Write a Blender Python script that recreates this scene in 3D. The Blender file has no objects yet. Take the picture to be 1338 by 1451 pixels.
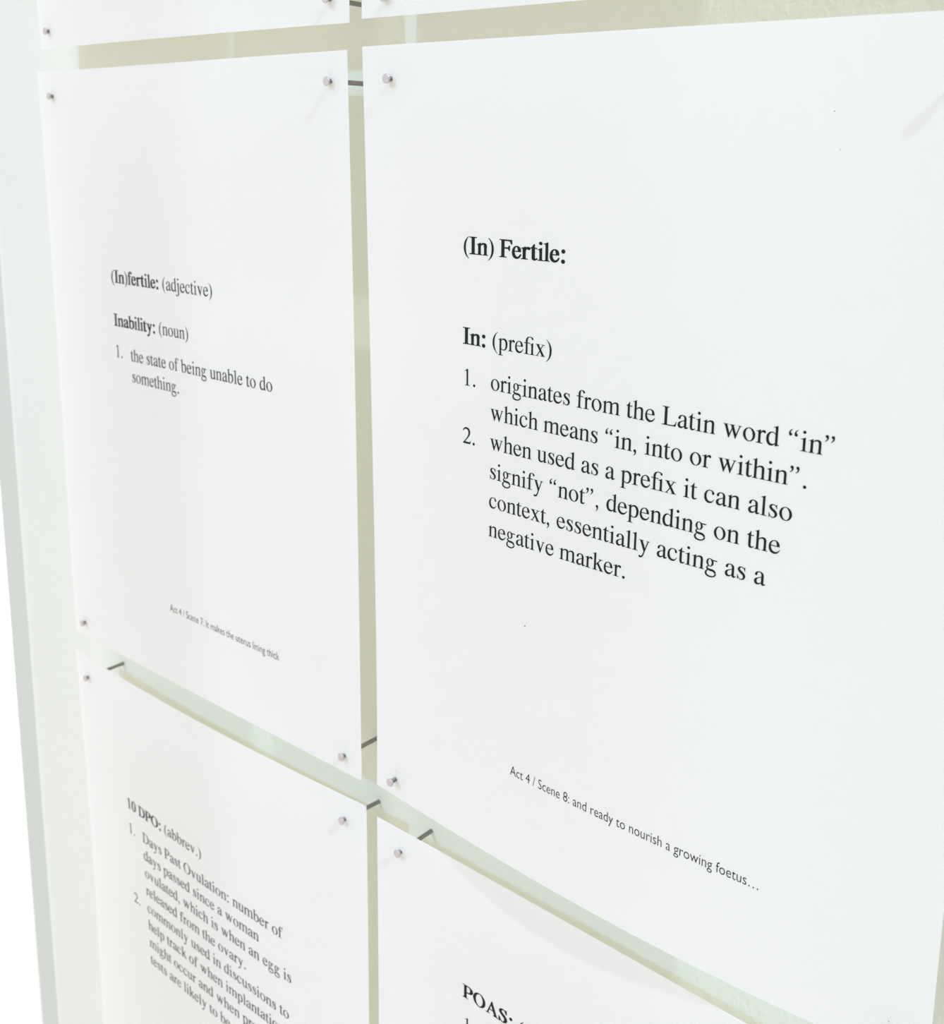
import bpy, bmesh, math, random
from mathutils import Matrix, Vector
from mathutils.geometry import delaunay_2d_cdt, tessellate_polygon

# ------------------------------------------------------------------ set-up
scene = bpy.context.scene
COL = scene.collection
rnd = random.Random(4)
MM = 0.001
TOP = 1.60                       # height of the top edge of the middle row of sheets (m)


def w3(x, y, z):
    """wall coordinates in mm (x right, y down, z into the wall) -> world metres"""
    return Vector((x * MM, z * MM, TOP - y * MM))


# camera (calibrated: letter-size sheets, off-centre principal point of a cropped photo)
F_PX, PPX, PPY = 1515.48, 768.96, 531.52
CAM = (281.816, 36.285, -262.587)
ROT = ((0.7884468, -0.0233455, 0.6146597), (0.1393874, 0.9800654, -0.1415733), (-0.5991016, 0.1972989, 0.7759835))
cd = bpy.data.cameras.new('camera')
cam = bpy.data.objects.new('camera', cd)
COL.objects.link(cam)


def cv(v):
    return Vector((v[0], v[2], -v[1]))


rx, up, bk = cv(ROT[0]), -cv(ROT[1]), -cv(ROT[2])
m = Matrix(((rx.x, up.x, bk.x), (rx.y, up.y, bk.y), (rx.z, up.z, bk.z))).to_4x4()
m.translation = w3(*CAM)
cam.matrix_world = m
cd.sensor_fit = 'HORIZONTAL'
cd.sensor_width = 36.0
cd.lens = F_PX / 1338 * 36.0
cd.shift_x = (669.0 - PPX) / 1338
cd.shift_y = -(725.5 - PPY) / 1338
cd.clip_start = 0.01
cd.clip_end = 50
cd.dof.use_dof = True
cd.dof.focus_distance = 0.34
cd.dof.aperture_fstop = cd.lens / 1.75     # entrance pupil of about 1.75 mm
scene.camera = cam

# colour management
vs = scene.view_settings
vs.view_transform = 'Standard'
vs.look = 'None'
vs.gamma = 1.0
vs.use_curve_mapping = False
vs.exposure = 0.0
scene.cycles.max_bounces = 14
scene.cycles.diffuse_bounces = 12
scene.cycles.transmission_bounces = 8

# world: the soft, slightly warm light of a white gallery room
wd = bpy.data.worlds.new('world')
scene.world = wd
wd.use_nodes = True
wd.node_tree.nodes['Background'].inputs['Color'].default_value = (1.0, 0.942, 0.965, 1)
wd.node_tree.nodes['Background'].inputs['Strength'].default_value = 1.115

# ceiling light up and to the left in front of the sheets (casts the sheets' shadows on the wall)
KEY_DIR = Vector((7.3, 18.2, -13.7)).normalized()
ld = bpy.data.lights.new('ceiling_lamp', 'AREA')
ld.shape = 'DISK'
ld.size = 0.22
ld.energy = 55.0
ld.color = (0.32, 0.62, 1.0)
key = bpy.data.objects.new('ceiling_lamp', ld)
COL.objects.link(key)
key.location = w3(-5, 140, 0) - KEY_DIR * 4.0
key.rotation_euler = (-KEY_DIR).to_track_quat('Z', 'Y').to_euler()

# daylight raking along the wall from the upper right
SUN_DIR = Vector((-1.0, 0.19, -1.05)).normalized()
sd = bpy.data.lights.new('daylight', 'SUN')
sd.energy = 2.4
sd.angle = math.radians(0.26)
sd.color = (0.62, 0.83, 1.0)
sun = bpy.data.objects.new('daylight', sd)
COL.objects.link(sun)
sun.location = (2, -0.5, 4)
sun.rotation_euler = (-SUN_DIR).to_track_quat('Z', 'Y').to_euler()

# fill lamp added out of view to whiten the wall beyond the left end
bd = bpy.data.lights.new('far_wall_fill', 'AREA')
bd.size = 0.4
bd.energy = 12.0
bo = bpy.data.objects.new('far_wall_fill', bd)
COL.objects.link(bo)
bo.location = (-0.60, 0.78, 1.30)
bo.rotation_euler = (Vector((1, -0.02, 0))).to_track_quat('Z', 'Y').to_euler()


# ------------------------------------------------------------------ materials
def mat(name, col, rough=0.8, metal=0.0, spec=0.3):
    mm = bpy.data.materials.new(name)
    mm.use_nodes = True
    b = mm.node_tree.nodes['Principled BSDF']
    b.inputs['Base Color'].default_value = (*col, 1)
    b.inputs['Roughness'].default_value = rough
    b.inputs['Metallic'].default_value = metal
    b.inputs['Specular IOR Level'].default_value = spec
    return mm


def plaster(name, col, bump=0.35):
    mm = mat(name, col, 0.9, 0, 0.15)
    nt = mm.node_tree
    b = nt.nodes['Principled BSDF']
    tc = nt.nodes.new('ShaderNodeTexCoord')
    n1 = nt.nodes.new('ShaderNodeTexNoise')
    n1.inputs['Scale'].default_value = 420.0
    n1.inputs['Detail'].default_value = 4.0
    n1.inputs['Roughness'].default_value = 0.6
    n2 = nt.nodes.new('ShaderNodeTexNoise')
    n2.inputs['Scale'].default_value = 9.0
    n2.inputs['Detail'].default_value = 3.0
    mp = nt.nodes.new('ShaderNodeMapping')
    mp.inputs['Scale'].default_value = (1, 1, 0.6)
    bp = nt.nodes.new('ShaderNodeBump')
    bp.inputs['Strength'].default_value = bump
    bp.inputs['Distance'].default_value = 0.0012
    mx = nt.nodes.new('ShaderNodeMixRGB')
    mx.inputs['Color1'].default_value = (*[c * 0.98 for c in col], 1)
    mx.inputs['Color2'].default_value = (*[min(1, c * 1.015) for c in col], 1)
    nt.links.new(tc.outputs['Object'], mp.inputs['Vector'])
    nt.links.new(mp.outputs['Vector'], n1.inputs['Vector'])
    nt.links.new(tc.outputs['Object'], n2.inputs['Vector'])
    nt.links.new(n1.outputs['Fac'], bp.inputs['Height'])
    nt.links.new(n2.outputs['Fac'], mx.inputs['Fac'])
    nt.links.new(mx.outputs['Color'], b.inputs['Base Color'])
    nt.links.new(bp.outputs['Normal'], b.inputs['Normal'])
    return mm


def paper_material():
    mm = bpy.data.materials.new('paper')
    mm.use_nodes = True
    nt = mm.node_tree
    nt.nodes.remove(nt.nodes['Principled BSDF'])
    out = nt.nodes['Material Output']
    tc = nt.nodes.new('ShaderNodeTexCoord')
    nz = nt.nodes.new('ShaderNodeTexNoise')
    nz.inputs['Scale'].default_value = 900.0
    nz.inputs['Detail'].default_value = 3.0
    bp = nt.nodes.new('ShaderNodeBump')
    bp.inputs['Strength'].default_value = 0.06
    bp.inputs['Distance'].default_value = 0.0004
    df = nt.nodes.new('ShaderNodeBsdfDiffuse')
    df.inputs['Color'].default_value = (0.982, 0.985, 0.988, 1)
    tl = nt.nodes.new('ShaderNodeBsdfTranslucent')
    tl.inputs['Color'].default_value = (0.985, 0.965, 0.90, 1)
    mx = nt.nodes.new('ShaderNodeMixShader')
    mx.inputs['Fac'].default_value = PAPER_T
    nt.links.new(tc.outputs['Object'], nz.inputs['Vector'])
    nt.links.new(nz.outputs['Fac'], bp.inputs['Height'])
    nt.links.new(bp.outputs['Normal'], df.inputs['Normal'])
    nt.links.new(df.outputs['BSDF'], mx.inputs[1])
    nt.links.new(tl.outputs['BSDF'], mx.inputs[2])
    nt.links.new(mx.outputs['Shader'], out.inputs['Surface'])
    return mm


PAPER_T = 0.56
M_WALL = plaster('painted_plaster', (0.785, 0.790, 0.680))
M_BEYOND = plaster('white_paint', (0.92, 0.92, 0.91), 0.05)
M_POST = mat('post_shade_grey', (0.60, 0.62, 0.53), 0.6)  # shade on the post is put into this one even grey
M_BLOCKER = plaster('light_blocker_grey', (0.22, 0.22, 0.22), 0.05)  # dark so that the added slab dims the right-hand sheets
M_PAPER = paper_material()
M_INK = mat('black_toner', (0.010, 0.012, 0.012), 0.7, 0, 0.2)
M_HEAD = mat('nail_head_steel', (0.58, 0.54, 0.52), 0.42, 0.95, 0.5)
M_SHANK = mat('nail_shank_steel', (0.27, 0.27, 0.25), 0.38, 0.9, 0.5)


# ------------------------------------------------------------------ object helpers
def link_mesh(name, me, material, parent=None):
    me.materials.append(material)
    o = bpy.data.objects.new(name, me)
    COL.objects.link(o)
    if parent is not None:
        o.parent = parent
    return o


def from_bm(name, bm, material, parent=None, smooth=False):
    me = bpy.data.meshes.new(name)
    bm.to_mesh(me)
    bm.free()
    if smooth:
        for p in me.polygons:
            p.use_smooth = True
    return link_mesh(name, me, material, parent)


def tag(o, label=None, cat=None, group=None, kind=None):
    if label:
        o['label'] = label
    if cat:
        o['category'] = cat
    if group:
        o['group'] = group
    if kind:
        o['kind'] = kind
    return o


def box_bm(x0, x1, y0, y1, z0, z1, bevel=0.0, seg=3):
    bm = bmesh.new()
    bmesh.ops.create_cube(bm, size=1)
    for v in bm.verts:
        v.co = Vector((x0 + (v.co.x + .5) * (x1 - x0), y0 + (v.co.y + .5) * (y1 - y0), z0 + (v.co.z + .5) * (z1 - z0)))
    if bevel:
        bmesh.ops.bevel(bm, geom=list(bm.edges), offset=bevel, segments=seg, profile=0.5, affect='EDGES')
    return bm


# ------------------------------------------------------------------ the setting
WALL_Y = 0.01823
tag(from_bm('wall_back', box_bm(-0.3245, 2.2, WALL_Y, WALL_Y + 0.11, 0.0, 2.7, 0.016, 6), M_WALL),
    'cream white plaster wall behind the pinned sheets', 'wall', kind='structure')
tag(from_bm('trim_1', box_bm(-0.4305, -0.34, 0.060, 0.125, 0.0, 2.7, 0.006), M_POST),
    'post beyond the left end of the wall, grey standing in for its shade', 'trim', kind='structure')
tag(from_bm('wall_left', box_bm(-1.15, -1.05, -0.2, 2.6, 0.0, 2.7), M_BEYOND),
    'bright white wall far beyond the left end', 'wall', kind='structure')
# unseen slab added to cut off the raking daylight and dim the right side
tag(from_bm('light_blocker_right', box_bm(1.10, 1.20, -1.9, -0.249, 0.0, 3.6), M_BLOCKER),
    'added dark grey slab out of view on the right, blocking and dimming light', 'wall', kind='structure')

# ------------------------------------------------------------------ sheets
PW, PH, PT = 215.9, 279.4, 0.18       # letter paper, mm
SHEETS = {   # x, y, turn (rad) | sag: four corners, mid top/bottom/left/right, extra curl at lower right, lower left (mm into the wall)
    'PL': ((-224.75467, 1.75339, -0.00535), (0.8, -1.309, -0.332, -0.148, 0.0, 0.314, 0.951, 0.856, 0.534, 0.989)),
    'PR': ((0.0, 0.0, 3e-05), (-2.278, 0.959, 2.847, -0.226, -0.76, -5.308, 0.61, 0.682, 3.519, -1.01)),
    'QL': ((-221.46031, 290.80533, 0.00064), (-1.28, 1.107, -0.571, -0.212, -3.267, 0.0, 1.431, 0.767, -0.028, -0.336)),
    'QR': ((1.35948, 292.41541, 0.00026), (0.513, -0.907, 0.399, 0.0, 0.614, 0.0, 0.194, 0.0, 0.0, 0.001)),
    'UL': ((-223.33445, -287.97992, 0.00108), (0.186, 0.113, 1.116, -0.779, 0.0, -2.186, 0.682, 0.441, -0.318, 1.75)),
    'UR': ((-1.76663, -288.74961, 0.00041), (-0.006, 0.0, -0.112, 0.117, 0.0, 0.4, -0.023, 0.0, 0.0, -0.537)),
}
NAILS = {    # where each nail pierces its sheet (mm from the sheet's top left corner)
    'PR': {'TL': (13.5, 10.98), 'BL': (11.45, 271.94), 'TR': (205.0, 10.5), 'BR': (204.6, 271.2)},
    'PL': {'TL': (12.46, 11.13), 'TR': (207.03, 10.26), 'BL': (10.54, 271.86), 'BR': (206.22, 272.04)},
    'QL': {'TL': (11.89, 11.34), 'TR': (204.01, 10.39)},
    'QR': {'TL': (12.94, 9.38), 'TR': (204.5, 10.2)},
    'UL': {'BL': (10.28, 271.83), 'BR': (206.71, 271.14)},
    'UR': {'BL': (11.99, 273.18), 'BR': (204.8, 271.9)},
}
LEAN = {('QL', 'TL'): (-0.5, 0.0), ('QL', 'TR'): (1.2, 0.5), ('QR', 'TL'): (-0.35, 0.5)}   # tip minus pierce, mm
PINHOLES = {'PR': [(11.77, 268.6), (204.69, 268.25)], 'PL': [(206.0, 268.7), (205.7, 12.4)]}


def sag(key, u, v):
    c00, c10, c01, c11, bT, bB, bL, bR, e, g = SHEETS[key][1]
    z = c00 * (1 - u) * (1 - v) + c10 * u * (1 - v) + c01 * (1 - u) * v + c11 * u * v
    z += bT * 4 * u * (1 - u) * (1 - v) + bB * 4 * u * (1 - u) * v + bL * 4 * v * (1 - v) * (1 - u) + bR * 4 * v * (1 - v) * u
    return z + e * u ** 5 * v ** 5 + g * (1 - u) ** 8 * v ** 8


def on_sheet(key, a, b, lift=0.0):
    """point at (a, b) mm on the sheet, lifted towards the room, in world metres"""
    x, y, th = SHEETS[key][0]
    c, s = math.cos(th), math.sin(th)
    z = sag(key, min(max(a / PW, 0), 1), min(max(b / PH, 0), 1))
    for (nx, ny) in NAILS[key].values():          # the paper puckers towards the room round each nail
        d2 = (a - nx) ** 2 + (b - ny) ** 2
        z -= 0.35 * math.exp(-d2 / 5.0)
    return w3(x + c * a - s * b, y + s * a + c * b, z - lift)


def make_sheet(key, label):
    pts, edges = [], []
    nx, ny = 27, 35
    border = [(PW * i / nx, 0) for i in range(nx)] + [(PW, PH * j / ny) for j in range(ny)] + \
             [(PW - PW * i / nx, PH) for i in range(nx)] + [(0, PH - PH * j / ny) for j in range(ny)]
    pts += border
    edges += [(i, (i + 1) % len(border)) for i in range(len(border))]
    holes = [(p[0] + 0.2, p[1], 1.15) for p in NAILS[key].values()] + [(a, b, 0.38) for a, b in PINHOLES.get(key, [])]
    for (hx, hy, r) in holes:
        n = 14
        base = len(pts)
        for k in range(n):
            t = 2 * math.pi * k / n
            rr = r * (1 + 0.18 * rnd.uniform(-1, 1))
            pts.append((hx + rr * math.cos(t), hy + rr * math.sin(t)))
        edges += [(base + k, base + (k + 1) % n) for k in range(n)]
        for q in (1.5, 2.4, 3.6):
            if r > 1:
                for k in range(12):
                    t = 2 * math.pi * (k + .5 * q) / 12
                    p = (hx + r * q * math.cos(t), hy + r * q * math.sin(t))
                    if 0.5 < p[0] < PW - .5 and 0.5 < p[1] < PH - .5:
                        pts.append(p)
    for i in range(1, nx):
        for j in range(1, ny):
            p = (PW * i / nx, PH * j / ny)
            if all((p[0] - h[0]) ** 2 + (p[1] - h[1]) ** 2 > 25 for h in holes):
                pts.append(p)
    vs_, _, fs, _, _, _ = delaunay_2d_cdt([Vector(p) for p in pts], edges, [], 0, 1e-6)
    bm = bmesh.new()
    fr = [bm.verts.new(on_sheet(key, v.x, v.y)) for v in vs_]
    bkv = [bm.verts.new(on_sheet(key, v.x, v.y, -PT)) for v in vs_]
    cnt = {}
    for f in fs:
        c = sum((vs_[i] for i in f), Vector((0, 0))) / len(f)
        if any((c.x - h[0]) ** 2 + (c.y - h[1]) ** 2 < (h[2] * 0.75) ** 2 for h in holes):
            continue
        f = list(f)
        a_, b_, c_ = (vs_[i] for i in f[:3])
        if (b_ - a_).cross(c_ - a_) < 0:
            f.reverse()
        f.reverse()       # y runs down: reverse so the printed side faces the room
        try:
            bm.faces.new([fr[i] for i in reversed(f)])
            bm.faces.new([bkv[i] for i in f])
        except ValueError:
            continue
        f2 = list(reversed(f))
        for k in range(len(f2)):
            cnt[(f2[k], f2[(k + 1) % len(f2)])] = 1
    rim = []
    for (i, j) in list(cnt):
        if (j, i) not in cnt:
            rim.append(bm.faces.new([fr[j], fr[i], bkv[i], bkv[j]]))
    bmesh.ops.delete(bm, geom=[v for v in bm.verts if not v.link_faces], context='VERTS')
    bmesh.ops.recalc_face_normals(bm, faces=list(bm.faces))
    o = from_bm('paper_sheet', bm, M_PAPER)
    return tag(o, label, 'paper sheet', 'printed definition sheets pinned to the wall')


# ------------------------------------------------------------------ lettering: a serif face drawn as outlines (1000 units per em)
def bez(path, n=8):
    """path = [p0, c1, c2, p1, c1, c2, p2 ...] -> points"""
    out = [path[0]]
    for i in range(0, len(path) - 1, 3):
        p0, p1, p2, p3 = path[i:i + 4]
        for k in range(1, n + 1):
            t = k / n
            s = 1 - t
            out.append((s ** 3 * p0[0] + 3 * s * s * t * p1[0] + 3 * s * t * t * p2[0] + t ** 3 * p3[0],
                        s ** 3 * p0[1] + 3 * s * s * t * p1[1] + 3 * s * t * t * p2[1] + t ** 3 * p3[1]))
    return out


def poly(*pts):
    return ('poly', list(pts))


def band(outer, inner, n=8):
    return ('band', bez(outer, n), bez(inner, n))


def ell(cx, cy, rx_, ry_, rot=0.0, n=28):
    c, s = math.cos(math.radians(rot)), math.sin(math.radians(rot))
    o = []
    for k in range(n):
        t = 2 * math.pi * k / n
        x, y = rx_ * math.cos(t), ry_ * math.sin(t)
        o.append((cx + c * x - s * y, cy + s * x + c * y))
    return o


def ring(o, i):
    return ('ring', o, i)


def disc(cx, cy, r, ry_=None):
    return ('poly', ell(cx, cy, r, ry_ or r, 0, 16))


def stroke(pts, n=5):
    """variable-width stroke through (x, y, half width)"""
    P = [pts[0]] + list(pts) + [pts[-1]]
    sm = []
    for i in range(1, len(P) - 2):
        for k in range(n):
            t = k / n
            sm.append(tuple(0.5 * (2 * P[i][d] + (P[i + 1][d] - P[i - 1][d]) * t + (2 * P[i - 1][d] - 5 * P[i][d] + 4 * P[i + 1][d] - P[i + 2][d]) * t * t
                      + (3 * P[i][d] - P[i - 1][d] - 3 * P[i + 1][d] + P[i + 2][d]) * t ** 3) for d in range(3)))
    sm.append(pts[-1])
    A, B = [], []
    for i, (x, y, w) in enumerate(sm):
        x0, y0 = sm[max(0, i - 1)][:2]
        x1, y1 = sm[min(len(sm) - 1, i + 1)][:2]
        l = math.hypot(x1 - x0, y1 - y0) or 1
        nx, ny = -(y1 - y0) / l, (x1 - x0) / l
        A.append((x + nx * w, y + ny * w))
        B.append((x - nx * w, y - ny * w))
    return ('band', A, B)


def stem(x0, x1, y0, y1):
    return poly((x0, y0), (x1, y0), (x1, y1), (x0, y1))


def foot(a, b, x0, x1, y=0, t=15):
    """bracketed slab serif under a stem x0..x1 (t < 0 hangs down from the top)"""
    s = 1 if t > 0 else -1
    r = 42 * s
    return poly((a, y), (b, y), (b, y + t), (x1 + .45 * (b - x1), y + t + 6 * s), (x1 + 10, y + t + 16 * s), (x1, y + t + r),
                (x0, y + t + r), (x0 - 10, y + t + 16 * s), (x0 - .45 * (x0 - a), y + t + 6 * s), (a, y + t))


def flag(a, x0, x1, top):
    """slanted serif at the head of a small letter's stem"""
    return poly((x1, top), (x1 - 9, top), (a + 60, top - 42), (a, top - 60), (a, top - 74), (a + 34, top - 67), (x0 - 8, top - 76), (x0, top - 110),
                (x0, top - 170), (x1, top - 170))


def arch(x0, x1, r0, r1, base=0):
    """shoulder from a stem's right side (x0..x1) over to the next stem (r0..r1)"""
    return band([(x1 - 12, 368), (x1 + 45, 430), (x1 + 90, 460), (r0 - 25, 460), (r1 - 25, 460), (r1, 410), (r1, 320), (r1, 310), (r1, 305), (r1, 290)],
                [(x1 - 12, 335), (x1 + 25, 375), (x1 + 65, 404), (r0 - 62, 404), (r0 - 12, 404), (r0, 365), (r0, 320), (r0, 310), (r0, 305), (r0, 290)])


G = {}
G['o'] = (500, [ring(ell(250, 225, 221, 235), ell(250, 225, 130, 209, 6))])
G['c'] = (444, [band([(398, 345), (395, 415), (330, 460), (245, 460), (115, 460), (25, 355), (25, 215), (25, 80), (105, -10), (215, -10), (305, -10), (368, 45), (412, 156)],
                     [(325, 350), (322, 405), (290, 434), (238, 434), (152, 434), (108, 350), (108, 255), (108, 130), (165, 55), (258, 55), (318, 55), (355, 85), (398, 150)]),
                disc(358, 348, 42)])
G['e'] = (444, [band([(405, 277), (398, 390), (335, 460), (240, 460), (110, 460), (25, 360), (25, 213), (25, 80), (105, -10), (215, -10), (310, -10), (382, 50), (424, 157)],
                     [(307, 277), (302, 385), (272, 430), (220, 430), (150, 430), (97, 370), (97, 262), (97, 140), (160, 60), (258, 60), (322, 60), (365, 95), (408, 164)]),
                poly((92, 277), (405, 277), (405, 249), (92, 249))])
G['a'] = (444, [band([(56, 335), (58, 405), (128, 460), (215, 460), (312, 460), (372, 420), (372, 320), (372, 300), (372, 290), (372, 280)],
                     [(139, 345), (138, 398), (165, 430), (205, 430), (262, 430), (288, 400), (288, 330), (288, 310), (288, 300), (288, 280)]),
                disc(97, 342, 41), stem(288, 372, 90, 300),
                band([(288, 100), (289, 20), (310, -10), (345, -10), (385, -10), (418, 12), (442, 42)], [(372, 100), (372, 60), (374, 50), (392, 50), (408, 50), (424, 56), (442, 68)]),
                band([(300, 290), (230, 265), (150, 238), (100, 208), (58, 183), (37, 150), (37, 102), (37, 30), (85, -10), (145, -10), (200, -10), (245, 20), (300, 72)],
                     [(300, 262), (240, 243), (200, 228), (165, 203), (140, 185), (124, 160), (124, 122), (124, 78), (150, 50), (190, 50), (225, 50), (260, 68), (300, 102)])])
G['s'] = (389, [stroke([(314, 352, 8), (290, 405, 12), (245, 437, 14), (190, 446, 14), (135, 425, 26), (103, 378, 37), (112, 325, 43), (170, 275, 46), (240, 230, 46),
                        (291, 180, 44), (305, 122, 42), (285, 60, 30), (235, 18, 17), (175, 8, 14), (120, 35, 12), (80, 90, 9), (62, 152, 7)]),
                poly((306, 446), (316, 459), (328, 459), (331, 318), (315, 318), (296, 380)), poly((51, 158), (67, 158), (85, 60), (70, 8), (66, -8), (54, -8))])
G['t'] = (278, [poly((154, 579), (142, 579), (112, 525), (65, 470), (13, 436), (13, 418), (154, 418)),
                band([(70, 430), (70, 300), (70, 200), (70, 110), (70, 25), (102, -10), (152, -10), (205, -10), (250, 18), (279, 66)],
                     [(154, 430), (154, 300), (154, 200), (154, 125), (154, 72), (165, 45), (195, 45), (222, 45), (248, 58), (266, 76)]),
                poly((60, 450), (255, 450), (255, 418), (60, 418))])
G['f'] = (333, [stem(103, 187, 0, 520), foot(20, 280, 103, 187), poly((21, 450), (309, 450), (309, 418), (21, 418)),
                band([(103, 500), (103, 620), (165, 683), (258, 683), (325, 683), (383, 650), (383, 607)],
                     [(187, 500), (187, 620), (200, 657), (240, 657), (285, 657), (290, 625), (314, 590)]), disc(345, 604, 38)])
G['ﬁ'] = (556, G['f'][1][:3] + [band([(103, 500), (103, 620), (190, 683), (310, 683), (400, 683), (458, 660), (458, 612)], [(187, 500), (187, 610), (230, 655), (310, 655), (365, 655), (385, 630), (398, 595)]),
                                 disc(424, 604, 36), stem(375, 459, 0, 350), flag(300, 375, 459, 450), foot(300, 536, 375, 459)])
G['r'] = (333, [stem(76, 160, 0, 330), flag(5, 76, 160, 460), foot(5, 245, 76, 160),
                band([(150, 352), (185, 425), (220, 460), (268, 460), (308, 460), (335, 435), (335, 398)], [(150, 315), (190, 372), (212, 392), (238, 392), (258, 392), (265, 378), (294, 362)]),
                disc(297, 397, 38)])
G['i'] = (278, [stem(97, 181, 0, 350), flag(16, 97, 181, 460), foot(16, 253, 97, 181), disc(130, 630, 53)])
G['ı'] = (278, [stem(97, 181, 0, 350), flag(16, 97, 181, 460), foot(16, 253, 97, 181)])
G['l'] = (278, [stem(98, 182, 0, 590), flag(19, 98, 182, 683), foot(21, 257, 98, 182)])
G['n'] = (500, [stem(76, 160, 0, 350), flag(16, 76, 160, 460), foot(16, 222, 76, 160), arch(76, 160, 345, 429), stem(345, 429, 0, 300), foot(280, 485, 345, 429)])
G['h'] = (500, [stem(74, 158, 0, 590), flag(9, 74, 158, 683), foot(9, 222, 74, 158), arch(74, 158, 345, 429), stem(345, 429, 0, 300), foot(278, 487, 345, 429)])
G['m'] = (778, [stem(76, 160, 0, 350), flag(16, 76, 160, 460), foot(16, 222, 76, 160), arch(76, 160, 348, 432), stem(348, 432, 0, 300), foot(284, 494, 348, 432),
                arch(348, 432, 622, 706), stem(622, 706, 0, 300), foot(560, 770, 622, 706)])
G['u'] = (500, [band([(73, 420), (73, 320), (73, 240), (73, 150), (73, 45), (120, -10), (200, -10), (258, -10), (300, 18), (352, 72)],
                     [(157, 420), (157, 320), (157, 240), (157, 155), (157, 85), (180, 48), (228, 48), (272, 48), (310, 68), (352, 108)]),
                poly((9, 450), (157, 450), (157, 400), (73, 400), (62, 425), (9, 433)), stem(343, 427, 60, 450),
                poly((259, 450), (427, 450), (427, 400), (343, 400), (330, 424), (259, 433)),
                poly((343, 90), (343, -9), (355, -9), (479, 28), (479, 43), (440, 46), (427, 75), (427, 110))])
G['v'] = (500, [poly((68, 442), (170, 442), (292, 125), (262, -14), (247, -14)), poly((247, -14), (264, -14), (424, 442), (386, 442), (272, 118)),
                poly((19, 450), (215, 450), (215, 435), (160, 428), (85, 420), (62, 432), (19, 435)), poly((330, 450), (477, 450), (477, 435), (432, 428), (410, 405), (375, 430), (330, 435))])
G['w'] = (722, [poly((62, 442), (158, 442), (262, 125), (240, -14), (226, -14)), poly((226, -14), (242, -14), (364, 310), (345, 350), (250, 120)),
                poly((298, 442), (394, 442), (508, 125), (482, -14), (467, -14)), poly((467, -14), (484, -14), (648, 442), (612, 442), (494, 118)),
                poly((21, 450), (205, 450), (205, 435), (152, 428), (80, 420), (58, 432), (21, 435)), poly((252, 450), (445, 450), (445, 435), (390, 428), (318, 420), (296, 432), (252, 435)),
                poly((560, 450), (694, 450), (694, 435), (655, 428), (634, 402), (605, 430), (560, 435))])
G['x'] = (500, [poly((60, 440), (168, 440), (445, 10), (337, 10)), poly((362, 440), (402, 440), (276, 262), (250, 285)), poly((108, 10), (70, 10), (206, 195), (232, 172)),
                poly((24, 450), (230, 450), (230, 435), (165, 425), (75, 425), (24, 435)), poly((300, 450), (462, 450), (462, 435), (398, 425), (352, 428), (300, 435)),
                poly((17, 0), (168, 0), (168, 15), (118, 24), (72, 24), (17, 15)), poly((270, 0), (479, 0), (479, 15), (430, 26), (335, 26), (270, 15))])
G['y'] = (500, [poly((68, 442), (168, 442), (290, 140), (268, 20), (243, 12)),
                stroke([(404, 442, 18), (335, 250, 17), (270, 70, 18), (215, -75, 22), (170, -155, 26), (115, -186, 30), (72, -178, 36)]), disc(70, -176, 38),
                poly((14, 450), (215, 450), (215, 435), (158, 428), (84, 420), (60, 432), (14, 435)), poly((335, 450), (475, 450), (475, 435), (432, 428), (412, 402), (378, 430), (335, 435))])
G['k'] = (500, [stem(83, 167, 0, 590), flag(7, 83, 167, 683), foot(7, 240, 83, 167), poly((160, 232), (160, 205), (200, 225), (412, 442), (362, 442)),
                poly((205, 262), (268, 318), (478, 14), (365, 14)), poly((276, 450), (470, 450), (470, 435), (415, 432), (360, 424), (276, 435)), poly((312, 0), (505, 0), (505, 15), (450, 30), (375, 26), (312, 15))])
G['p'] = (500, [stem(75, 159, -205, 350), flag(5, 75, 159, 460), foot(5, 247, 75, 159, -217),
                band([(150, 378), (190, 432), (235, 460), (290, 460), (395, 460), (470, 375), (470, 245), (470, 95), (390, -10), (275, -10), (225, -10), (190, 5), (150, 34)],
                     [(150, 350), (185, 385), (220, 402), (258, 402), (335, 402), (380, 330), (380, 210), (380, 90), (335, 22), (265, 22), (215, 22), (180, 42), (150, 80)])])
G['b'] = (500, [stem(73, 157, 45, 590), flag(3, 73, 157, 683),
                band([(148, 378), (190, 432), (235, 460), (290, 460), (395, 460), (468, 375), (468, 248), (468, 95), (370, -10), (240, -10), (175, -10), (110, 5), (73, 46)],
                     [(148, 335), (180, 378), (215, 400), (258, 400), (335, 400), (378, 330), (378, 210), (378, 90), (330, 22), (245, 22), (205, 22), (175, 34), (150, 62)])])
G['d'] = (500, [stem(342, 426, 40, 590), flag(268, 342, 426, 683),
                band([(350, 402), (310, 445), (275, 460), (230, 460), (110, 460), (27, 350), (27, 215), (27, 80), (95, -10), (195, -10), (260, -10), (305, 18), (350, 72)],
                     [(350, 360), (322, 408), (288, 432), (245, 432), (168, 432), (117, 350), (117, 235), (117, 115), (165, 54), (240, 54), (285, 54), (320, 72), (350, 108)]),
                poly((342, 90), (342, -9), (356, -9), (491, 30), (491, 44), (438, 46), (426, 75), (426, 110))])
G['g'] = (500, [ring(ell(205, 312, 140, 148), ell(203, 312, 68, 123, 5)), poly((290, 425), (470, 425), (470, 386), (318, 386)),
                stroke([(150, 190, 14), (106, 142, 19), (96, 104, 26), (135, 66, 33), (215, 46, 38), (310, 42, 40), (385, 14, 38), (425, -45, 30)]),
                band([(146, 74), (90, 20), (28, -20), (28, -85), (28, -170), (110, -218), (225, -218), (350, -218), (460, -150), (460, -52)],
                     [(158, 40), (120, 10), (92, -30), (92, -75), (92, -130), (155, -168), (255, -168), (345, -168), (408, -120), (408, -60)])])
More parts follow.
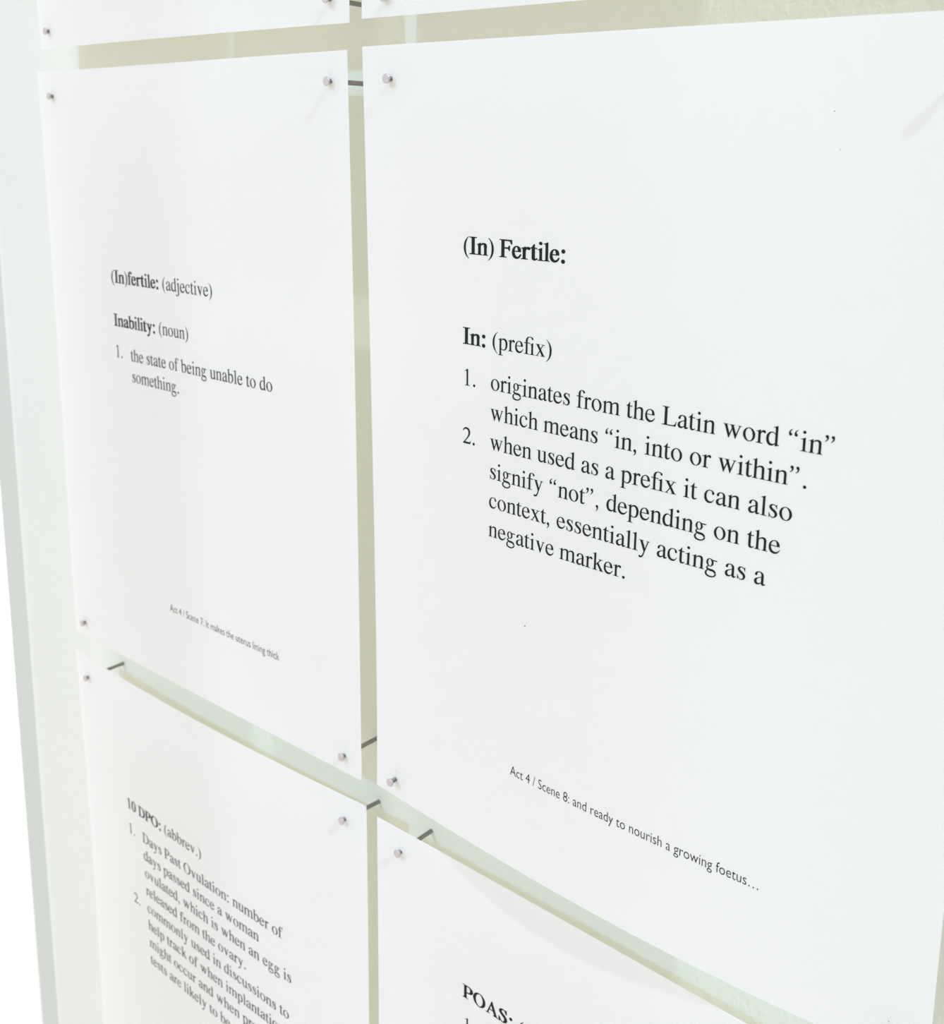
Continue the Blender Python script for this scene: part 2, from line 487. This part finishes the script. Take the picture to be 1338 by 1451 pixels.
G['j'] = (278, [band([(194, 330), (194, 200), (194, 60), (194, -60), (194, -165), (130, -218), (30, -218), (-25, -218), (-70, -195), (-70, -158)],
                     [(110, 330), (110, 200), (110, 60), (110, -90), (110, -160), (92, -192), (45, -192), (10, -192), (10, -170), (-8, -145)]),
                disc(-32, -160, 38), flag(15, 110, 194, 460), disc(148, 630, 53)])
G['('] = (333, [band([(304, 676), (150, 590), (48, 440), (48, 250), (48, 60), (150, -95), (304, -177)], [(304, 660), (190, 580), (136, 440), (136, 250), (136, 60), (190, -85), (304, -161)])])
G[')'] = (333, [band([(29, 676), (183, 590), (285, 440), (285, 250), (285, 60), (183, -95), (29, -177)], [(29, 660), (143, 580), (197, 440), (197, 250), (197, 60), (143, -85), (29, -161)])])
_lq = lambda x: [disc(x + 58, 490, 52), stroke([(x + 38, 515, 30), (x + 38, 560, 24), (x + 70, 620, 14), (x + 128, 668, 5)])]
_rq = lambda x: [disc(x + 68, 620, 52), stroke([(x + 90, 600, 30), (x + 90, 550, 24), (x + 58, 490, 14), (x + 2, 440, 5)])]
G['“'] = (444, _lq(43) + _lq(236))
G['”'] = (444, _rq(32) + _rq(230))
G[','] = (250, [disc(106, 45, 54), stroke([(132, 30, 28), (132, -30, 22), (104, -92, 13), (58, -138, 5)])])
G['.'] = (250, [disc(125, 44, 56)])
G[':'] = (278, [disc(137, 44, 56), disc(137, 408, 56)])
G['D'] = (722, [stem(118, 220, 0, 662), poly((16, 662), (240, 662), (240, 624), (118, 624), (90, 634), (16, 643)), poly((16, 0), (240, 0), (240, 38), (118, 38), (90, 28), (16, 19)),
                band([(210, 662), (240, 662), (270, 662), (300, 662), (560, 662), (685, 540), (685, 335), (685, 120), (550, 0), (310, 0), (270, 0), (240, 0), (210, 0)],
                     [(210, 624), (240, 624), (270, 624), (300, 624), (490, 624), (576, 520), (576, 330), (576, 140), (490, 38), (305, 38), (270, 38), (240, 38), (210, 38)])])
G['L'] = (611, [stem(118, 222, 0, 662), foot(12, 300, 118, 222, 662, -19), poly((222, 36), (420, 36), (500, 50), (550, 92), (576, 174), (598, 174), (562, 0), (12, 0), (12, 19), (90, 28), (118, 50), (222, 50))])
G['O'] = (722, [ring(ell(361, 331, 327, 345, 0, 36), ell(361, 331, 220, 311, 0, 36))])
G['P'] = (556, [stem(100, 204, 0, 662), foot(16, 295, 100, 204, 0, 19), poly((16, 662), (230, 662), (230, 624), (100, 624), (75, 634), (16, 643)),
                band([(195, 662), (230, 662), (260, 662), (295, 662), (460, 662), (542, 590), (542, 480), (542, 365), (445, 295), (290, 295), (260, 295), (230, 295), (195, 295)],
                     [(195, 624), (230, 624), (255, 624), (280, 624), (390, 624), (434, 565), (434, 475), (434, 385), (385, 334), (275, 334), (255, 334), (230, 334), (195, 334)])])
G['I'] = (333, [stem(115, 217, 0, 662), foot(18, 315, 115, 217, 0, 19), foot(18, 315, 115, 217, 662, -19)])
G['F'] = (556, [stem(98, 200, 0, 662), foot(12, 300, 98, 200, 0, 19), poly((12, 662), (530, 662), (546, 505), (520, 505), (490, 590), (430, 622), (200, 622), (98, 622), (80, 634), (12, 643)),
                poly((190, 372), (370, 372), (410, 395), (424, 440), (446, 440), (446, 262), (424, 262), (410, 312), (370, 332), (190, 332))])
G['A'] = (722, [poly((310, 560), (346, 674), (360, 674), (640, 14), (520, 14), (325, 500)), poly((346, 674), (356, 650), (118, 14), (82, 14)), poly((180, 257), (440, 257), (448, 216), (165, 216)),
                poly((15, 0), (213, 0), (213, 19), (140, 34), (84, 34), (15, 19)), poly((450, 0), (706, 0), (706, 19), (645, 34), (520, 34), (450, 19))])
G['S'] = (556, [stroke([(446, 498, 10), (410, 580, 16), (345, 632, 18), (262, 643, 18), (180, 612, 30), (130, 550, 44), (140, 470, 54), (225, 395, 60), (330, 330, 62), (415, 255, 58),
                        (430, 160, 56), (385, 70, 38), (310, 22, 22), (235, 15, 18), (150, 50, 16), (90, 120, 12), (60, 205, 9)]),
                poly((430, 640), (445, 676), (461, 676), (470, 470), (447, 470), (420, 560)), poly((42, 212), (64, 212), (90, 90), (74, 20), (66, -14), (50, -14))])
G['1'] = (500, [stem(208, 292, 0, 676), foot(118, 394, 208, 292), poly((292, 676), (281, 676), (111, 590), (111, 571), (165, 590), (196, 590), (208, 560), (292, 520))])
G['2'] = (500, [poly((30, 0), (424, 0), (475, 137), (458, 143), (425, 95), (385, 76), (100, 76), (30, 14)),
                band([(31, 520), (60, 620), (130, 676), (230, 676), (350, 676), (428, 592), (428, 490), (428, 360), (310, 240), (130, 62)],
                     [(60, 510), (92, 575), (135, 606), (195, 606), (285, 606), (338, 545), (338, 458), (338, 340), (230, 210), (30, 10)])])
G['0'] = (500, [ring(ell(250, 331, 226, 345), ell(250, 331, 132, 317))])
BOLD_ADV = {'(': 333, ')': 333, 'I': 389, 'n': 556, 'F': 611, 'e': 444, 'r': 444, 't': 333, 'i': 278, 'l': 278, ':': 333, 'f': 333, 'a': 500, 'b': 556, 'y': 500, '1': 500, '0': 500,
            'D': 722, 'P': 611, 'O': 778, 'A': 722, 'S': 556, ' ': 250}


def grow_contour(pts, dx, dy):
    n = len(pts)
    area = sum(pts[i][0] * pts[(i + 1) % n][1] - pts[(i + 1) % n][0] * pts[i][1] for i in range(n))
    s = 1 if area > 0 else -1
    out = []
    for i in range(n):
        ax, ay = pts[i - 1]
        bx, by = pts[i]
        cx, cy = pts[(i + 1) % n]
        e1, e2 = (bx - ax, by - ay), (cx - bx, cy - by)
        l1, l2 = math.hypot(*e1) or 1, math.hypot(*e2) or 1
        n1, n2 = (e1[1] / l1 * s, -e1[0] / l1 * s), (e2[1] / l2 * s, -e2[0] / l2 * s)
        nx, ny = n1[0] + n2[0], n1[1] + n2[1]
        l = math.hypot(nx, ny) or 1
        out.append((bx + dx * nx / l, by + dy * ny / l))
    return out


def fatten(p, dx, dy):
    if p[0] == 'poly':
        return ('poly', grow_contour(p[1], dx, dy))
    if p[0] == 'ring':
        return ('ring', grow_contour(p[1], dx * .5, dy * .5), grow_contour(p[2], -dx, -dy))
    loop = grow_contour(p[1] + p[2][::-1], dx, dy)
    n = len(p[1])
    return ('band', loop[:n], loop[n:][::-1])


def pieces_of(ch, bold):
    adv, ps = G[ch]
    if not bold:
        return adv, [fatten(p, 4, 1.5) for p in ps]
    badv = BOLD_ADV.get(ch, adv)
    k = badv / adv
    dx, dy = (33, 9) if ch not in '.:()' else ((24, 24) if ch in '.:' else (13, 4))
    if ch in 'rt':
        k = 1 + (k - 1) * 0.6
    out = []
    for p in ps:
        q = [[(x * k, y) for (x, y) in c] for c in p[1:]]
        if p[0] == 'poly':
            out.append(('poly', grow_contour(q[0], dx, dy)))
        elif p[0] == 'ring':
            o = grow_contour(q[0], dx * .45, dy * .5)
            i = grow_contour(q[1], -dx * 1.1, -dy * 1.2)
            out.append(('ring', o, i))
        else:
            loop = grow_contour(q[0] + q[1][::-1], dx, dy)
            n = len(q[0])
            out.append(('band', loop[:n], loop[n:][::-1]))
    return badv, out


def set_line(bm, key, x, y, runs, em, ysc=1.0, tilt=0.0):
    """runs = [(text, bold)] set on the sheet with the first letter's origin at x, baseline y (mm)"""
    pen = 0.0
    s = em / 1000.0

    def V(p):
        return bm.verts.new(on_sheet(key, x + (pen + p[0]) * s, y + tilt * (pen + p[0]) * s - p[1] * s * ysc, 0.05))
    for txt, bold in runs:
        for ch in txt:
            if ch == ' ':
                pen += 250
                continue
            adv, ps = pieces_of(ch, bold)
            for p in ps:
                if p[0] == 'poly':
                    vv = [V(q) for q in p[1]]
                    for tri in tessellate_polygon([[Vector((q[0], q[1], 0)) for q in p[1]]]):
                        try:
                            bm.faces.new([vv[i] for i in tri])
                        except ValueError:
                            pass
                else:
                    A, B = [V(q) for q in p[1]], [V(q) for q in p[2]]
                    n = len(A)
                    for i in range(n if p[0] == 'ring' else n - 1):
                        j = (i + 1) % n
                        bm.faces.new([A[i], A[j], B[j], B[i]])
            pen += adv


def finish_ink(name, bm, parent, label=None):
    for f in bm.faces:
        f.normal_update()
        if f.normal.y > 0:
            f.normal_flip()
    o = from_bm(name, bm, M_INK, parent)
    if label:
        o['label'] = label
    return o


def caption(key, parent, text, x0, x1, base, cap):
    """one line in a light sans serif (Blender's built-in face), stretched between x0 and x1"""
    cu = bpy.data.curves.new('caption', 'FONT')
    cu.body = text
    cu.size = 1.0
    cu.offset = -0.007
    cu.resolution_u = 3
    to = bpy.data.objects.new('caption', cu)
    COL.objects.link(to)
    dg = bpy.context.evaluated_depsgraph_get()
    me = bpy.data.meshes.new_from_object(to.evaluated_get(dg))
    bpy.data.objects.remove(to)
    bpy.data.curves.remove(cu)
    xs = [v.co.x for v in me.vertices]
    lo, hi = min(xs), max(xs)
    k = (x1 - x0) / (hi - lo)
    ky = cap / 0.727
    for v in me.vertices:
        v.co = on_sheet(key, x0 + (v.co.x - lo) * k, base - v.co.y * ky, 0.05)
    bm = bmesh.new()
    bm.from_mesh(me)
    bpy.data.meshes.remove(me)
    return finish_ink('caption_text', bm, parent)


# ------------------------------------------------------------------ the six sheets and their printing
S = {}
S['PR'] = make_sheet('PR', 'large right-hand white sheet headed (In) Fertile with a two-point prefix definition')
S['PL'] = make_sheet('PL', 'left white sheet headed (In)fertile adjective with the one-point Inability definition')
S['QL'] = make_sheet('QL', 'lower left white sheet headed 10 DPO with a long two-point definition')
S['QR'] = make_sheet('QR', 'lower right white sheet headed POAS, only its top part in view')
S['UL'] = make_sheet('UL', 'white sheet above the (In)fertile adjective sheet, only its bottom strip in view')
S['UR'] = make_sheet('UR', 'white sheet above the (In) Fertile sheet, only its lower left corner in view')

# right sheet
EM = 8.37
bm = bmesh.new()
set_line(bm, 'PR', 46.2, 66.85, [('(In) Fertile:', True)], 8.45)
finish_ink('heading_text', bm, S['PR'])
bm = bmesh.new()
set_line(bm, 'PR', 46.3, 96.75, [('In:', True), (' (preﬁx)', False)], EM)
for y, num in ((110.75, '1.'), (130.8, '2.')):
    set_line(bm, 'PR', 46.35, y, [(num, False)], EM)
for i, (t, k) in enumerate([('originates from the Latin word “in”', 1), ('which means “in, into or within”.', 1), ('when used as a preﬁx it can also', 1),
                            ('signify “not”, depending on the', 1), ('context, essentially acting as a', 1), ('negative marker.', 1)]):
    set_line(bm, 'PR', 58.75, 110.6 + 10.08 * i, [(t, False)], EM, 1.0, 0.004)
finish_ink('definition_text', bm, S['PR'])
caption('PR', S['PR'], 'Act 4 / Scene 8: and ready to nourish a growing foetus…', 71.0, 165.1, 244.4, 3.72)
for (a, b, r) in ((75.83, 188.30, 0.26), (169.8, 22.6, 0.14), (172.1, 32.1, 0.12)):
    bm = bmesh.new()
    vv = [bm.verts.new(on_sheet('PR', a + r * math.cos(t * .7), b + r * math.sin(t * .7), 0.05)) for t in range(9)]
    bm.faces.new(vv)
    finish_ink('ink_speck', bm, S['PR'])

# left sheet
EL = 8.47
bm = bmesh.new()
set_line(bm, 'PL', 52.9, 94.0, [('(In)fertile:', True), (' (adjective)', False)], EL * 1.012)
finish_ink('heading_text', bm, S['PL'])
bm = bmesh.new()
set_line(bm, 'PL', 53.1, 114.0, [('Inability:', True), (' (noun)', False)], EL)
set_line(bm, 'PL', 52.9, 128.6, [('1.', False)], EL)
set_line(bm, 'PL', 65.5, 129.0, [('the state of being unable to do', False)], EL, 1.0, -0.005)
set_line(bm, 'PL', 65.5, 138.8, [('something.', False)], EL)
finish_ink('definition_text', bm, S['PL'])
caption('PL', S['PL'], 'Act 4 / Scene 7: It makes the uterus lining thick', 87.6, 166.5, 243.75, 3.7)

# lower left sheet
EQ = 8.45
bm = bmesh.new()
set_line(bm, 'QL', 41.2, 73.1, [('10 DPO:', True), (' (abbrev.)', False)], EQ)
finish_ink('heading_text', bm, S['QL'])
bm = bmesh.new()
for i, t in enumerate(['Days Past Ovulation: number of', 'days passed since a woman', 'ovulated, which is when an egg is', 'released from the ovary.',
                       'commonly used in discussions to', 'help track of when implantation', 'might occur and when pregnancy', 'tests are likely to be']):
    set_line(bm, 'QL', 53.75, 87.1 + 10.12 * i, [(t, False)], EQ)
set_line(bm, 'QL', 41.0, 87.4, [('1.', False)], EQ)
set_line(bm, 'QL', 41.3, 127.7, [('2.', False)], EQ)
finish_ink('definition_text', bm, S['QL'])

# lower right sheet
bm = bmesh.new()
set_line(bm, 'QR', 46.0, 55.8, [('POAS:', True), (' (', False)], EM)
finish_ink('heading_text', bm, S['QR'])
bm = bmesh.new()
set_line(bm, 'QR', 46.4, 70.0, [('1.', False)], EM)
finish_ink('definition_text', bm, S['QR'])


# ------------------------------------------------------------------ nails
def lathe(profile, n=20):
    """profile = [(radius, along)] turned about +Y"""
    bm = bmesh.new()
    rings = []
    for (r, y) in profile:
        if r < 1e-9:
            rings.append([bm.verts.new((0, y, 0))])
        else:
            rings.append([bm.verts.new((r * math.cos(2 * math.pi * k / n), y, r * math.sin(2 * math.pi * k / n))) for k in range(n)])
    for A, B in zip(rings, rings[1:]):
        for k in range(n):
            j = (k + 1) % n
            f = [A[k % len(A)], A[j % len(A)], B[j % len(B)], B[k % len(B)]]
            u = []
            for v in f:
                if v not in u:
                    u.append(v)
            if len(u) > 2:
                bm.faces.new(u)
    bmesh.ops.recalc_face_normals(bm, faces=list(bm.faces))
    return bm


def nail_meshes():
    mm = MM
    h = lathe([(0, -3.30 * mm), (1.42 * mm, -3.30 * mm), (1.63 * mm, -3.20 * mm), (1.66 * mm, -3.02 * mm), (1.58 * mm, -2.80 * mm), (1.18 * mm, -2.35 * mm), (0.88 * mm, -1.9 * mm), (0, -1.9 * mm)])
    s = lathe([(0, -2.4 * mm), (0.87 * mm, -2.4 * mm), (0.87 * mm, 23.5 * mm), (0.5 * mm, 25.0 * mm), (0, 27.0 * mm)])
    out = []
    for nm, b, mt in (('head', h, M_HEAD), ('shank', s, M_SHANK)):
        me = bpy.data.meshes.new('nail_' + nm)
        b.to_mesh(me)
        b.free()
        for p in me.polygons:
            p.use_smooth = nm == 'shank' or len(p.vertices) == 4
        me.materials.append(mt)
        out.append((nm, me))
    return out


NM = nail_meshes()
CORNER = {'TL': 'upper left', 'TR': 'upper right', 'BL': 'lower left', 'BR': 'lower right'}
WHICH = {'PR': 'the (In) Fertile sheet', 'PL': 'the (In)fertile adjective sheet', 'QL': 'the 10 DPO sheet', 'QR': 'the POAS sheet', 'UL': 'the sheet above the adjective sheet',
         'UR': 'the sheet above the (In) Fertile sheet'}
PUSHED = {('PR', 'BL'): 0.1, ('PR', 'TL'): 1.2, ('UL', 'BR'): 1.0, ('PR', 'TR'): 0.0}     # how far each nail is driven in (mm)
first = None
for key, d in NAILS.items():
    for cn, (a, b) in d.items():
        p = on_sheet(key, a, b)
        if first is None:
            root = bpy.data.objects.new('nail', None)
            root.empty_display_size = 0.004
            COL.objects.link(root)
            for nm, me in NM:
                o = bpy.data.objects.new(nm, me)
                COL.objects.link(o)
                o.parent = root
            first = root
        else:
            root = first.copy()
            COL.objects.link(root)
            for ch in list(first.children):
                c = ch.copy()
                COL.objects.link(c)
                c.parent = root
        lx, ly = LEAN.get((key, cn), (rnd.uniform(-.4, .4), rnd.uniform(-.3, .3)))
        dirv = Vector((lx, 18.2, -ly)).normalized()
        root.rotation_euler = dirv.to_track_quat('Y', 'Z').to_euler()
        root.location = p + dirv * PUSHED.get((key, cn), 1.45) * MM
        tag(root, 'steel nail through the %s corner of %s' % (CORNER[cn], WHICH[key]), 'nail', 'steel nails pinning the sheets to the wall')
